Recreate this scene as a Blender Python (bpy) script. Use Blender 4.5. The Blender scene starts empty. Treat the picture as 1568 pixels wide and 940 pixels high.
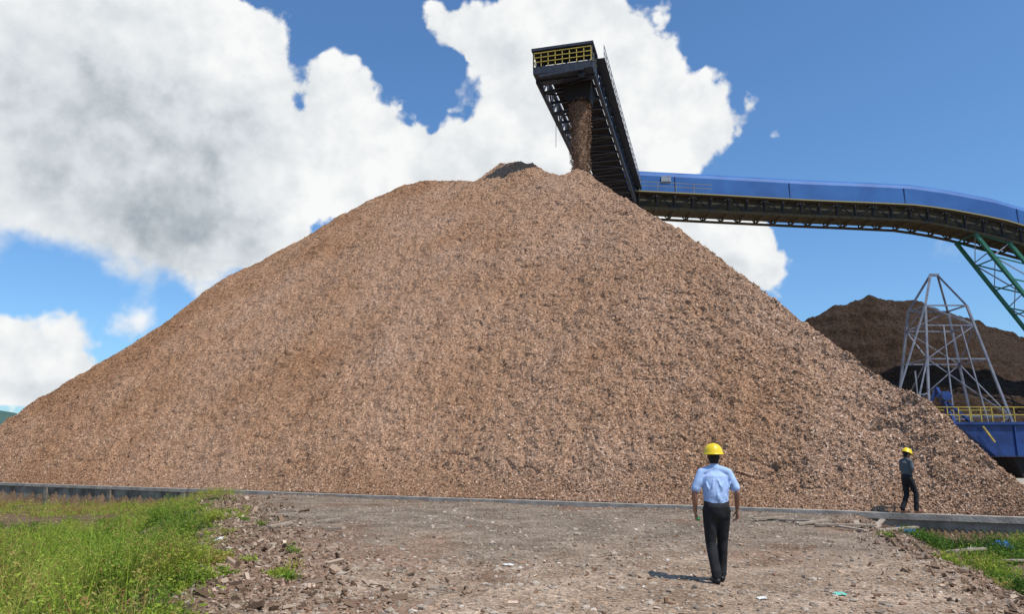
import bpy, math, random
import numpy as np
from mathutils import Vector, Matrix
random.seed(7); rng=np.random.default_rng(11)
scene=bpy.context.scene
COL=scene.collection

# ------------------------------------------------------------------ helpers
def link(o,parent=None):
    COL.objects.link(o)
    if parent is not None: o.parent=parent
    return o
def empty(name,loc=(0,0,0),rotz=0):
    e=bpy.data.objects.new(name,None); e.location=loc; e.rotation_euler=(0,0,rotz); e.empty_display_size=.3
    return link(e)
def np_mesh(name,V,F,mats,parent=None,smooth=False,attrs=None,midx=None):
    V=np.asarray(V,dtype=np.float32); F=np.asarray(F,dtype=np.int32)
    me=bpy.data.meshes.new(name); n=F.shape[1]
    me.vertices.add(len(V)); me.vertices.foreach_set('co',V.ravel())
    me.loops.add(F.size); me.loops.foreach_set('vertex_index',F.ravel())
    me.polygons.add(len(F)); me.polygons.foreach_set('loop_start',np.arange(0,F.size,n,dtype=np.int32))
    try: me.polygons.foreach_set('loop_total',np.full(len(F),n,dtype=np.int32))
    except Exception: pass
    me.update(calc_edges=True)
    me.polygons.foreach_set('use_smooth',np.full(len(F),bool(smooth)))
    if midx is not None: me.polygons.foreach_set('material_index',np.asarray(midx,dtype=np.int32))
    if attrs:
        for k,a in attrs.items():
            at=me.attributes.new(k,'FLOAT','POINT'); at.data.foreach_set('value',np.asarray(a,dtype=np.float32))
    for m in (mats if isinstance(mats,(list,tuple)) else [mats]): me.materials.append(m)
    me.validate()
    return link(bpy.data.objects.new(name,me),parent)

_tabs={}
def vnoise(x,y,seed=0):
    if seed not in _tabs: _tabs[seed]=np.random.default_rng(seed+100).random((256,256))
    T=_tabs[seed]
    xi=np.floor(x).astype(int); yi=np.floor(y).astype(int); fx=x-xi; fy=y-yi
    fx=fx*fx*(3-2*fx); fy=fy*fy*(3-2*fy)
    a=T[xi&255,yi&255]; b=T[(xi+1)&255,yi&255]; c=T[xi&255,(yi+1)&255]; d=T[(xi+1)&255,(yi+1)&255]
    return (a*(1-fx)+b*fx)*(1-fy)+(c*(1-fx)+d*fx)*fy-.5
def fbm(x,y,seed=0,octv=4,g=.5):
    r=0;a=1.
    for i in range(octv):
        r=r+a*vnoise(x*2**i+17.3*i,y*2**i+5.1*i,seed+i); a*=g
    return r
def sstep(a,b,x):
    t=np.clip((x-a)/(b-a),0,1); return t*t*(3-2*t)

class MB:
    def __init__(s): s.v=[];s.f=[];s.m=[]
    def add(s,vs,fs,m=0):
        b=len(s.v); s.v+= [tuple(v) for v in vs]
        for f in fs: s.f.append([i+b for i in f]); s.m.append(m)
    def beam(s,p,q,w=.1,h=None,m=0):
        h=h or w; p=Vector(p);q=Vector(q);t=(q-p)
        if t.length<1e-5: return
        t.normalize(); up=Vector((0,0,1)) if abs(t.z)<.95 else Vector((0,1,0))
        a=t.cross(up).normalized()*w/2; b=a.cross(t).normalized()*h/2
        vs=[o+x for o in(p,q) for x in(-a-b,a-b,a+b,-a+b)]
        s.add(vs,[(3,2,1,0),(4,5,6,7),(0,1,5,4),(1,2,6,5),(2,3,7,6),(3,0,4,7)],m)
    def box(s,c,d,m=0):
        c=Vector(c); x,y,z=[k/2 for k in d]
        vs=[c+Vector((i*x,j*y,k*z)) for i,j,k in[(-1,-1,-1),(1,-1,-1),(1,1,-1),(-1,1,-1),(-1,-1,1),(1,-1,1),(1,1,1),(-1,1,1)]]
        s.add(vs,[(3,2,1,0),(4,5,6,7),(0,1,5,4),(1,2,6,5),(2,3,7,6),(3,0,4,7)],m)
    def hexa(s,v8,m=0):
        s.add(v8,[(3,2,1,0),(4,5,6,7),(0,1,5,4),(1,2,6,5),(2,3,7,6),(3,0,4,7)],m)
    def cyl(s,p,q,r,m=0,n=16):
        p=Vector(p);q=Vector(q);t=(q-p).normalized(); up=Vector((0,0,1)) if abs(t.z)<.9 else Vector((1,0,0))
        a=t.cross(up).normalized();b=t.cross(a)
        vs=[o+(a*math.cos(k*2*math.pi/n)+b*math.sin(k*2*math.pi/n))*r for o in(p,q) for k in range(n)]
        s.add(vs,[(k,(k+1)%n,n+(k+1)%n,n+k) for k in range(n)]+[tuple(range(n))[::-1],tuple(range(n,2*n))],m)
    def tube(s,pts,rad,m=0,n=14,side=(1,0,0)):
        pts=[Vector(p) for p in pts]; rad=[(r,r) if not isinstance(r,tuple) else r for r in rad]
        tang=[]
        for i in range(len(pts)):
            t=(pts[min(i+1,len(pts)-1)]-pts[max(i-1,0)]).normalized(); tang.append(t)
        def cap(i,sg):
            r=min(rad[i]); o=[]
            for off,sc in ((.87,.5),(.5,.87)): o.append((pts[i]+tang[i]*sg*r*off,tang[i],(rad[i][0]*sc,rad[i][1]*sc)))
            return o
        rings=cap(0,-1)+[(pts[i],tang[i],rad[i]) for i in range(len(pts))]+cap(len(pts)-1,1)[::-1]
        vs=[]
        for c,t,r in rings:
            sd=Vector(side)
            if abs(t.dot(sd))>.85: sd=Vector((0,1,0)) if abs(t.y)<.85 else Vector((0,0,1))
            a=(sd-t*t.dot(sd)).normalized(); b=t.cross(a)
            for k in range(n):
                th=2*math.pi*k/n; vs.append(c+a*r[0]*math.cos(th)+b*r[1]*math.sin(th))
        fs=[]
        for i in range(len(rings)-1):
            for k in range(n):
                fs.append((i*n+k,i*n+(k+1)%n,(i+1)*n+(k+1)%n,(i+1)*n+k))
        vs.append(pts[0]-tang[0]*min(rad[0])); vs.append(pts[-1]+tang[-1]*min(rad[-1]))
        A=len(vs)-2;B=A+1;L=(len(rings)-1)*n
        for k in range(n):
            fs.append((A,(k+1)%n,k)); fs.append((B,L+k,L+(k+1)%n))
        s.add(vs,fs,m)
    def obj(s,name,mats,parent=None,smooth=False):
        me=bpy.data.meshes.new(name); me.from_pydata([tuple(v) for v in s.v],[],s.f)
        for m in (mats if isinstance(mats,(list,tuple)) else [mats]): me.materials.append(m)
        me.polygons.foreach_set('material_index',s.m)
        me.polygons.foreach_set('use_smooth',[smooth]*len(s.f)); me.update()
        return link(bpy.data.objects.new(name,me),parent)

# ------------------------------------------------------------------ materials
def mat(name,base=(.5,.5,.5),rough=.8,metal=0,noise=None,bump=None,col2=None,nscale=5,ndetail=4,spec=.3):
    m=bpy.data.materials.new(name); m.use_nodes=True; nt=m.node_tree; N=nt.nodes; L=nt.links
    b=N['Principled BSDF']; b.inputs['Base Color'].default_value=(*base,1); b.inputs['Roughness'].default_value=rough
    b.inputs['Metallic'].default_value=metal; b.inputs['Specular IOR Level'].default_value=spec
    tc=N.new('ShaderNodeTexCoord')
    if col2 is not None:
        n=N.new('ShaderNodeTexNoise'); n.inputs['Scale'].default_value=nscale; n.inputs['Detail'].default_value=ndetail
        L.new(tc.outputs['Object'],n.inputs['Vector'])
        r=N.new('ShaderNodeValToRGB'); r.color_ramp.elements[0].position=.35; r.color_ramp.elements[1].position=.65
        r.color_ramp.elements[0].color=(*base,1); r.color_ramp.elements[1].color=(*col2,1)
        L.new(n.outputs['Fac'],r.inputs['Fac']); L.new(r.outputs['Color'],b.inputs['Base Color'])
    if bump:
        n=N.new('ShaderNodeTexNoise'); n.inputs['Scale'].default_value=bump[0]; n.inputs['Detail'].default_value=bump[3] if len(bump)>3 else 4
        L.new(tc.outputs['Object'],n.inputs['Vector'])
        bp=N.new('ShaderNodeBump'); bp.inputs['Strength'].default_value=bump[1]; bp.inputs['Distance'].default_value=bump[2]
        L.new(n.outputs['Fac'],bp.inputs['Height']); L.new(bp.outputs['Normal'],b.inputs['Normal'])
    return m
def ramp(N,stops):
    r=N.new('ShaderNodeValToRGB'); e=r.color_ramp.elements
    e[0].position=stops[0][0]; e[0].color=(*stops[0][1],1); e[1].position=stops[-1][0]; e[1].color=(*stops[-1][1],1)
    for p,c in stops[1:-1]:
        k=e.new(p); k.color=(*c,1)
    return r
def attr_mat(name,attr,stops,rough=.8,trans=0,spec=.3,patch=False):
    m=bpy.data.materials.new(name); m.use_nodes=True; nt=m.node_tree; N=nt.nodes; L=nt.links
    b=N['Principled BSDF']; b.inputs['Roughness'].default_value=rough; b.inputs['Specular IOR Level'].default_value=spec
    a=N.new('ShaderNodeAttribute'); a.attribute_name=attr
    r=ramp(N,stops); L.new(a.outputs['Fac'],r.inputs['Fac']); col=r.outputs['Color']
    if patch: col=patchy(N,L,col)
    L.new(col,b.inputs['Base Color'])
    if trans:
        t=N.new('ShaderNodeBsdfTranslucent'); mx=N.new('ShaderNodeMixShader'); mx.inputs[0].default_value=trans
        L.new(r.outputs['Color'],t.inputs['Color']); L.new(b.outputs[0],mx.inputs[1]); L.new(t.outputs[0],mx.inputs[2])
        L.new(mx.outputs[0],N['Material Output'].inputs['Surface'])
    return m
def patchy(N,L,col):
    """large tone patches of the chip heap: browner to the west, paler to the east"""
    tc=N.new('ShaderNodeTexCoord')
    n=N.new('ShaderNodeTexNoise'); n.inputs['Scale'].default_value=.10; n.inputs['Detail'].default_value=4; n.inputs['Roughness'].default_value=.6
    L.new(tc.outputs['Object'],n.inputs['Vector'])
    sx=N.new('ShaderNodeSeparateXYZ'); L.new(tc.outputs['Object'],sx.inputs[0])
    mr=N.new('ShaderNodeMapRange'); mr.inputs[1].default_value=-32; mr.inputs[2].default_value=12; mr.inputs[3].default_value=-.09; mr.inputs[4].default_value=.07
    L.new(sx.outputs[0],mr.inputs[0])
    ad=N.new('ShaderNodeMath'); ad.operation='ADD'; L.new(n.outputs['Fac'],ad.inputs[0]); L.new(mr.outputs[0],ad.inputs[1])
    r2=ramp(N,[(.33,(.80,.66,.52)),(.48,(.97,.89,.80)),(.66,(1.08,1.07,1.07))])
    L.new(ad.outputs[0],r2.inputs['Fac'])
    mx=N.new('ShaderNodeMix'); mx.data_type='RGBA'; mx.blend_type='MULTIPLY'; mx.inputs[0].default_value=.9
    L.new(col,mx.inputs[6]); L.new(r2.outputs['Color'],mx.inputs[7]); return mx.outputs[2]
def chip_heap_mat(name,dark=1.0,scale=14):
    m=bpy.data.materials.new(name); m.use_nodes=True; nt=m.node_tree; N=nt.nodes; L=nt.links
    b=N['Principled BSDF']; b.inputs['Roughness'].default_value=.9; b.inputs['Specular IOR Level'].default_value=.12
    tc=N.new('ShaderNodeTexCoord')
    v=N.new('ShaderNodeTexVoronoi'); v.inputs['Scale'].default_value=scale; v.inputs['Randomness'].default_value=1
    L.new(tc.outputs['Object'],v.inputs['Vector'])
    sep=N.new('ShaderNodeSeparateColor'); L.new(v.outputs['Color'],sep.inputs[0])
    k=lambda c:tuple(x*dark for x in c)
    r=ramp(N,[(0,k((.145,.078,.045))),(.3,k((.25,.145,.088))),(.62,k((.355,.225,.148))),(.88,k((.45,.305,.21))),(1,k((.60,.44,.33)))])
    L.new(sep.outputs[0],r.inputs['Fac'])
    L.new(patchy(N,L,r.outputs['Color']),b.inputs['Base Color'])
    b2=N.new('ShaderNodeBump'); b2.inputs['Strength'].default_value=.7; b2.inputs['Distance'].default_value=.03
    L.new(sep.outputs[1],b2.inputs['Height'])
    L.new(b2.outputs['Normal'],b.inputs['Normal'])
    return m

CHIP_STOPS=[(0,(.14,.072,.042)),(.35,(.275,.163,.10)),(.7,(.43,.285,.195)),(1,(.68,.53,.42))]
M_heap=chip_heap_mat('wood_chips_heap',1.0,26)
M_heap2=chip_heap_mat('cloud_shaded_chips_heap',.10,6)  # second pile: chip colours darkened to stand for cloud shadow
M_chip=attr_mat('loose_wood_chip','tint',CHIP_STOPS,.85,spec=.12,patch=True)
M_spill=attr_mat('spilled_wood_chip','tint',[(0,(.12,.065,.038)),(.5,(.30,.19,.125)),(1,(.62,.48,.37))],.85,spec=.12)
M_debris=attr_mat('bark_debris','tint',[(0,(.07,.042,.027)),(.5,(.22,.145,.095)),(1,(.50,.39,.29))],.9,spec=.15)
M_stone=attr_mat('gravel_stone','tint',[(0,(.12,.09,.068)),(.5,(.28,.22,.165)),(.93,(.40,.33,.26)),(1,(.64,.60,.54))],.9)
M_conc=mat('concrete',(.26,.225,.19),.9,col2=(.40,.355,.30),nscale=2.2,bump=(14,.4,.03))
M_wall=mat('stained_concrete',(.12,.10,.078),.95,col2=(.32,.275,.22),nscale=1.3,bump=(8,.5,.05))
M_steel=mat('dark_blue_steel',(.020,.026,.042),.6,col2=(.04,.047,.062),nscale=3,spec=.3)
M_black=mat('belt_rubber',(.018,.017,.018),.8)
M_yel=mat('yellow_paint',(.50,.38,.06),.5,col2=(.32,.25,.06),nscale=4)
M_grey=mat('galvanised_steel',(.30,.32,.35),.5,metal=.2,col2=(.18,.20,.23),nscale=3)
M_grey2=mat('weathered_grey_steel',(.06,.07,.10),.6,col2=(.12,.13,.155),nscale=2)
M_green=mat('green_paint',(.02,.11,.07),.5,col2=(.035,.16,.11),nscale=3)
M_blue2=mat('machine_blue_paint',(.006,.022,.10),.45,col2=(.012,.045,.18),nscale=1.2,spec=.4)
M_rust=mat('rusty_steel',(.11,.085,.04),.8,col2=(.05,.045,.035),nscale=2)
def hood_mat():
    m=mat('blue_cladding',(.018,.09,.28),.6,col2=(.027,.125,.35),nscale=.35,ndetail=7,spec=.3); N=m.node_tree.nodes;L=m.node_tree.links
    w=N.new('ShaderNodeTexWave'); w.inputs['Scale'].default_value=1.6; w.bands_direction='X'
    tc=N.new('ShaderNodeTexCoord'); L.new(tc.outputs['Object'],w.inputs['Vector'])
    b=N.new('ShaderNodeBump'); b.inputs['Strength'].default_value=.2; b.inputs['Distance'].default_value=.04
    L.new(w.outputs['Fac'],b.inputs['Height']); L.new(b.outputs['Normal'],N['Principled BSDF'].inputs['Normal'])
    return m
M_hood=hood_mat()

# ------------------------------------------------------------------ camera
CAM_H=1.6; PITCH=math.atan(227/1150.)
cam=bpy.data.cameras.new('camera'); camo=bpy.data.objects.new('camera',cam); link(camo)
camo.location=(0,0,CAM_H); camo.rotation_euler=(math.pi/2+PITCH,0,0)
cam.sensor_width=36; cam.lens=36*1150/1568.; cam.clip_start=.05; cam.clip_end=9000
scene.camera=camo

# ------------------------------------------------------------------ sun + sky
SUN_DIR=Vector((.56,-.56,1.34)).normalized()
sl=bpy.data.lights.new('sun','SUN'); sl.energy=4.8; sl.angle=math.radians(.6); sl.color=(1,.945,.87)
so=bpy.data.objects.new('sun',sl); link(so); so.location=(0,0,60)
so.rotation_euler=SUN_DIR.to_track_quat('Z','Y').to_euler()
w=bpy.data.worlds.new('World'); scene.world=w; w.use_nodes=True
try: w.cycles.sampling_method='NONE'
except Exception: pass
nt=w.node_tree; N=nt.nodes; L=nt.links; N.clear()
out=N.new('ShaderNodeOutputWorld'); bg=N.new('ShaderNodeBackground'); bg.inputs['Strength'].default_value=.13
L.new(bg.outputs[0],out.inputs[0])
sky=N.new('ShaderNodeTexSky'); sky.sky_type='NISHITA'; sky.sun_disc=False
sky.sun_elevation=math.asin(SUN_DIR.z); sky.sun_rotation=math.atan2(SUN_DIR.x,SUN_DIR.y)
sky.air_density=1.0; sky.dust_density=1.0; sky.ozone_density=1.6
tc=N.new('ShaderNodeTexCoord')
def M(op,a,b=None,c=None,clamp=False):
    n=N.new('ShaderNodeMath'); n.operation=op; n.use_clamp=clamp
    for i,x in enumerate((a,b,c)):
        if x is None: continue
        if isinstance(x,(int,float)): n.inputs[i].default_value=x
        else: L.new(x,n.inputs[i])
    return n.outputs[0]
def VM(op,a,b=None):
    n=N.new('ShaderNodeVectorMath'); n.operation=op
    for i,x in enumerate((a,b)):
        if x is None: continue
        if isinstance(x,(tuple,list)): n.inputs[i].default_value=x
        else: L.new(x,n.inputs[i])
    return n.outputs['Value'] if op in('DOT_PRODUCT','LENGTH') else n.outputs['Vector']
def noise(vec,scale,detail=6,rough=.55,lac=2.):
    n=N.new('ShaderNodeTexNoise'); n.inputs['Scale'].default_value=scale; n.inputs['Detail'].default_value=detail
    n.inputs['Roughness'].default_value=rough; n.inputs['Lacunarity'].default_value=lac; L.new(vec,n.inputs['Vector']); return n
def voro(vec,scale):
    v=N.new('ShaderNodeTexVoronoi'); v.feature='F1'; v.inputs['Scale'].default_value=scale; L.new(vec,v.inputs['Vector']); return v.outputs['Distance']
D=VM('NORMALIZE',tc.outputs['Generated'])
sep=N.new('ShaderNodeSeparateXYZ'); L.new(D,sep.inputs[0])
az=M('ARCTAN2',sep.outputs[0],sep.outputs[1]); el=M('ARCSINE',sep.outputs[2])
cb=N.new('ShaderNodeCombineXYZ'); L.new(az,cb.inputs[0]); L.new(el,cb.inputs[1]); V0=cb.outputs[0]
wn=noise(D,8,4,.6); warp=VM('MULTIPLY',VM('SUBTRACT',wn.outputs['Color'],(.5,.5,.5)),(.15,.12,0))
V1=VM('ADD',V0,warp)
# cumulus cells: azimuth, elevation, half-widths (milliradians), weight x10
CUM="-678,435,296,269,12|-544,472,269,206,13|-401,509,148,152,10|-590,338,296,179,12|-465,354,206,170,12|-390,278,152,116,10|-428,226,99,63,5|-314,351,170,143,12|-205,401,125,99,9|-132,373,143,90,10|-253,473,72,49,6|-22,392,152,81,10|88,357,179,108,10|-60,544,90,70,9|44,545,152,99,11|166,531,99,99,10|15,474,99,108,8|154,445,161,125,12|273,415,108,99,11|195,352,116,81,9|269,272,130,85,11|329,230,72,58,6|237,308,81,45,5|-578,113,134,72,10|-542,78,134,45,8|-640,136,108,54,8|-477,167,54,38,7|534,241,67,30,5|458,258,36,20,2|-79,469,40,31,2|1150,300,230,120,11|1500,360,260,110,10|-1250,360,300,150,11|2300,330,340,150,11|-2200,420,380,150,11"
DRK="-413,268,170,105,10|-480,345,250,150,7|-608,378,233,179,4|106,382,134,45,3|284,237,99,40,4|-560,75,140,25,4"
SFT="-578,230,296,134,9|-437,205,143,81,6|-650,351,179,179,5|534,241,108,54,9"
def field(V,txt):
    acc=None
    for it in txt.split('|'):
        a,e,ra,re,k=[float(q) for q in it.split(',')]
        d=VM('MULTIPLY',VM('SUBTRACT',V,(a/1000,e/1000,0)),(1000/ra,1000/re,0))
        q=VM('DOT_PRODUCT',d,d); t=M('MULTIPLY_ADD',q,-1.,1.,clamp=True); t=M('MULTIPLY',t,t)
        acc=M('MULTIPLY',t,k/10) if acc is None else M('MULTIPLY_ADD',t,k/10,acc)
    return acc
dens=field(V1,CUM); dark=field(V1,DRK); soft=field(V1,SFT)
nA=noise(D,7.0,9,.60)
Dw=VM('ADD',D,VM('MULTIPLY',VM('SUBTRACT',nA.outputs['Color'],(.5,.5,.5)),(.06,.06,.06)))
v1=voro(Dw,16); v2=voro(Dw,38)
puff=M('ADD',M('MULTIPLY',M('SUBTRACT',.40,v1),.62),M('MULTIPLY',M('SUBTRACT',.40,v2),.32))
edge=M('MULTIPLY_ADD',M('SUBTRACT',nA.outputs['Fac'],.5),2.0,puff)
gate=M('MULTIPLY',M('SUBTRACT',dens,.06),3.6,clamp=True)
tot=M('MULTIPLY_ADD',edge,gate,dens)
mask=N.new('ShaderNodeMapRange'); mask.interpolation_type='SMOOTHSTEP'; mask.inputs[1].default_value=.22
L.new(M('MULTIPLY_ADD',soft,.65,.46),mask.inputs[2]); L.new(tot,mask.inputs[0])
nB=noise(VM('ADD',D,(.014,0,.020)),7.0,6,.58)
rel=M('ADD',M('MULTIPLY',M('SUBTRACT',nA.outputs['Fac'],nB.outputs['Fac']),1.0),M('MULTIPLY',puff,.26))
low=M('MULTIPLY',M('SUBTRACT',wn.outputs['Fac'],.5),.45)
sh=M('ADD',M('MULTIPLY_ADD',dark,-.34,low),M('ADD',rel,.93))
shn=N.new('ShaderNodeValToRGB'); e=shn.color_ramp.elements
e[0].position=.1; e[0].color=(.20,.24,.28,1); e[1].position=1; e[1].color=(.97,.98,.98,1)
k=e.new(.42); k.color=(.38,.43,.48,1); k=e.new(.70); k.color=(.70,.745,.78,1)
L.new(sh,shn.inputs['Fac'])
cl=VM('MULTIPLY',shn.outputs['Color'],(7.5,7.5,7.5))
blue=VM('MULTIPLY',sky.outputs[0],(.70,1.02,1.28))
mx=N.new('ShaderNodeMix'); mx.data_type='RGBA'; L.new(mask.outputs[0],mx.inputs[0]); L.new(blue,mx.inputs[6]); L.new(cl,mx.inputs[7])
L.new(mx.outputs[2],bg.inputs['Color'])

# ------------------------------------------------------------------ site layout
P0=np.array([-30.44,45.83]); dv=np.array([.8632,-.5050]); nv=np.array([.5050,.8632])   # slab edge line
def line_d(x,y): return (x-P0[0])*nv[0]+(y-P0[1])*nv[1]
def line_s(x,y): return (x-P0[0])*dv[0]+(y-P0[1])*dv[1]
def left_t(x,y): return x+2.6+.40*(y-7.5)
def right_t(x,y): return 5.6+.28*(y-8)-x
def gz(x,y):
    d=line_d(x,y)
    wob=fbm(x*.35,y*.35,3,3)
    z=-.05+0*x
    lt=left_t(x,y)+wob*1.2; rt=right_t(x,y)+wob*.7
    z=z-.75*sstep(0,-3.2,lt)-.30*sstep(-3,-8,lt)-.45*sstep(0,-1.5,rt)
    z=z-.09*sstep(-7,-1,d)*(1-.5*sstep(-.15,.25,fbm(line_s(x,y)*.35,d*0,7,2)))
    z=z+.07*np.exp(-((lt-.2)/.9)**2)*sstep(9,13,y)*sstep(31,25,y)
    z=z+.05*fbm(x*.9,y*.9,9,4)*sstep(-.3,-2.5,d)+.06*fbm(x*3,y*3,12,3)*sstep(1.,-1.,lt)
    z=z+.03*vnoise(x*2.2,y*2.2,14)*sstep(-.3,-1.5,d)
    z=np.where(d>0,-.35,z)
    far=np.clip((np.hypot(x,y)-60)/200,0,1)
    return z*(1-far)-.4*far
xs=np.concatenate([-np.geomspace(4000,34,60),np.arange(-32,-14,.25),np.arange(-14,14,.07),np.arange(14,30,.4),np.geomspace(31,4000,60)])
ys=np.concatenate([-np.geomspace(4000,6,45),np.arange(-5,5,.5),np.arange(5,22,.07),np.arange(22,47,.2),np.geomspace(48,4500,60)])
X,Y=np.meshgrid(xs,ys,indexing='ij'); Z=gz(X,Y)
nx_,ny_=X.shape; I=np.arange(nx_*ny_).reshape(nx_,ny_)
F=np.stack([I[:-1,:-1],I[1:,:-1],I[1:,1:],I[:-1,1:]],-1).reshape(-1,4)
lt=left_t(X,Y)+fbm(X*.35,Y*.35,3,3)*1.2; rt=right_t(X,Y)+fbm(X*.35,Y*.35,3,3)*.7
soil=np.maximum(sstep(.6,-1.2,lt),sstep(.1,-.9,rt))
fresh=sstep(19,8,Y+3.5*fbm(X*.6,Y*.4,31,3))*(1-soil)
red=sstep(.05,.35,fbm(X*.45,Y*.3,37,3)+.55*np.exp(-((lt-1.3)/1.2)**2)*sstep(20,10,Y)-.08)
def ground_mat():
    m=bpy.data.materials.new('gravel_ground'); m.use_nodes=True; nt=m.node_tree; N=nt.nodes; L=nt.links
    b=N['Principled BSDF']; b.inputs['Roughness'].default_value=.95; b.inputs['Specular IOR Level'].default_value=.12
    tc=N.new('ShaderNodeTexCoord')
    def nz(s,d=5,r=.6):
        n=N.new('ShaderNodeTexNoise'); n.inputs['Scale'].default_value=s; n.inputs['Detail'].default_value=d; n.inputs['Roughness'].default_value=r
        L.new(tc.outputs['Object'],n.inputs['Vector']); return n.outputs['Fac']
    def mixc(f,a,c,bt='MIX'):
        x=N.new('ShaderNodeMix'); x.data_type='RGBA'; x.blend_type=bt
        if isinstance(f,float): x.inputs[0].default_value=f
        else: L.new(f,x.inputs[0])
        for i,q in ((6,a),(7,c)):
            if isinstance(q,tuple): x.inputs[i].default_value=(*q,1)
            else: L.new(q,x.inputs[i])
        return x.outputs[2]
    def at(n):
        a=N.new('ShaderNodeAttribute'); a.attribute_name=n; return a.outputs['Fac']
    n1=nz(.8,7,.70)
    r1=ramp(N,[(.34,(.125,.10,.075)),(.5,(.205,.165,.125)),(.66,(.30,.245,.19))]); L.new(n1,r1.inputs['Fac'])
    r2=ramp(N,[(.34,(.21,.145,.095)),(.5,(.32,.235,.165)),(.66,(.43,.33,.245))]); L.new(n1,r2.inputs['Fac'])
    r3=ramp(N,[(.3,(.09,.06,.036)),(.7,(.20,.135,.085))]); L.new(n1,r3.inputs['Fac'])
    r5=ramp(N,[(.34,(.13,.067,.04)),(.66,(.28,.165,.11))]); L.new(n1,r5.inputs['Fac'])
    c=mixc(at('fresh'),r1.outputs['Color'],r2.outputs['Color'])
    rd=N.new('ShaderNodeMath'); rd.operation='MULTIPLY'; L.new(at('red'),rd.inputs[0]); rd.inputs[1].default_value=.55
    c=mixc(rd.outputs[0],c,r5.outputs['Color']); c=mixc(at('soil'),c,r3.outputs['Color'])
    v=N.new('ShaderNodeTexVoronoi'); v.inputs['Scale'].default_value=30; L.new(tc.outputs['Object'],v.inputs['Vector'])
    s=N.new('ShaderNodeSeparateColor'); L.new(v.outputs['Color'],s.inputs[0])
    r4=ramp(N,[(0,(.42,.40,.38)),(.5,(.95,.93,.92)),(.9,(1.28,1.22,1.17)),(1,(1.9,1.85,1.8))]); L.new(s.outputs[0],r4.inputs['Fac'])
    c=mixc(.85,c,r4.outputs['Color'],'MULTIPLY')
    L.new(c,b.inputs['Base Color'])
    b1=N.new('ShaderNodeBump'); b1.inputs['Strength'].default_value=.8; b1.inputs['Distance'].default_value=.07; L.new(nz(7,5,.7),b1.inputs['Height'])
    b2=N.new('ShaderNodeBump'); b2.inputs['Strength'].default_value=.7; b2.inputs['Distance'].default_value=.02
    L.new(s.outputs[1],b2.inputs['Height']); L.new(b1.outputs['Normal'],b2.inputs['Normal']); L.new(b2.outputs['Normal'],b.inputs['Normal'])
    return m
np_mesh('ground',np.stack([X,Y,Z],-1).reshape(-1,3),F,ground_mat(),smooth=True,attrs={'soil':soil.ravel(),'fresh':fresh.ravel(),'red':red.ravel()})

def SD(s,d,z=0): q=P0+dv*s+nv*d; return (q[0],q[1],z)
mb=MB(); mb.hexa([SD(-60,.34,-1.4),SD(110,.34,-1.4),SD(110,160,-1.4),SD(-60,160,-1.4),SD(-60,.34,-.03),SD(110,.34,-.03),SD(110,160,-.03),SD(-60,160,-.03)])
mb.obj('yard_pavement',M_conc)
mb=MB(); s=-60
while s<90:
    l=5.9; dz=random.uniform(-.015,.015)
    mb.hexa([SD(s,0.03,-1.6),SD(s+l,0.03,-1.6),SD(s+l,.3,-1.6),SD(s,.3,-1.6),SD(s,0.03,-.16),SD(s+l,0.03,-.16),SD(s+l,.3,-.16),SD(s,.3,-.16)],1)
    mb.hexa([SD(s,-.03,-.16),SD(s+l,-.03,-.16),SD(s+l,.33,-.16),SD(s,.33,-.16),SD(s,-.03,dz),SD(s+l,-.03,dz),SD(s+l,.33,dz),SD(s,.33,dz)],0)
    if s<18: mb.hexa([SD(s+l-.25,-.10,-1.6),SD(s+l,-.10,-1.6),SD(s+l,.025,-1.6),SD(s+l-.25,.025,-1.6),SD(s+l-.25,-.10,-.19),SD(s+l,-.10,-.19),SD(s+l,.025,-.19),SD(s+l-.25,.025,-.19)],1)
    s+=5.93
mb.obj('retaining_wall',[M_conc,M_wall])

# ------------------------------------------------------------------ main wood-chip pile
CR=[(-43.5,53.6,.05),(-40,53.2,2.0),(-36.4,54,3.7),(-34.7,55.4,5.6),(-33.2,55.9,6.7),(-30.5,57.7,9.4),(-27.8,60.1,12.5),(-25.1,63.4,16.4),(-21.3,65.1,19.5),(-17.8,66.7,22.5),
(-13.9,67.9,25.2),(-10.3,68.3,27.2),(-7.5,66.3,26.9),(-3.3,61.1,24.7),(-2.2,61.9,25.9),(-1.1,62.8,27.1),(.3,61.5,26.7),(1.7,58.8,25.3),(3.1,55.0,22.9),(3.9,54.1,22.5),
(5.0,54.1,23.0),(5.8,51.9,21.7),(6.8,47.7,18.8),(8.0,43.8,16.3),(9.3,40.1,13.9),(10.5,34.8,10.2),(11.7,29.8,6.9),(12.7,26.6,4.7),(13.3,24.1,3.1),(13.6,22.2,1.7),(13.9,21.1,.8),(15.6,19.7,.02)]
CR=np.array(CR); cs=line_s(CR[:,0],CR[:,1]); cd=line_d(CR[:,0],CR[:,1]); cz=CR[:,2]
o=np.argsort(cs); cs,cd,cz=cs[o],cd[o],cz[o]
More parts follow.
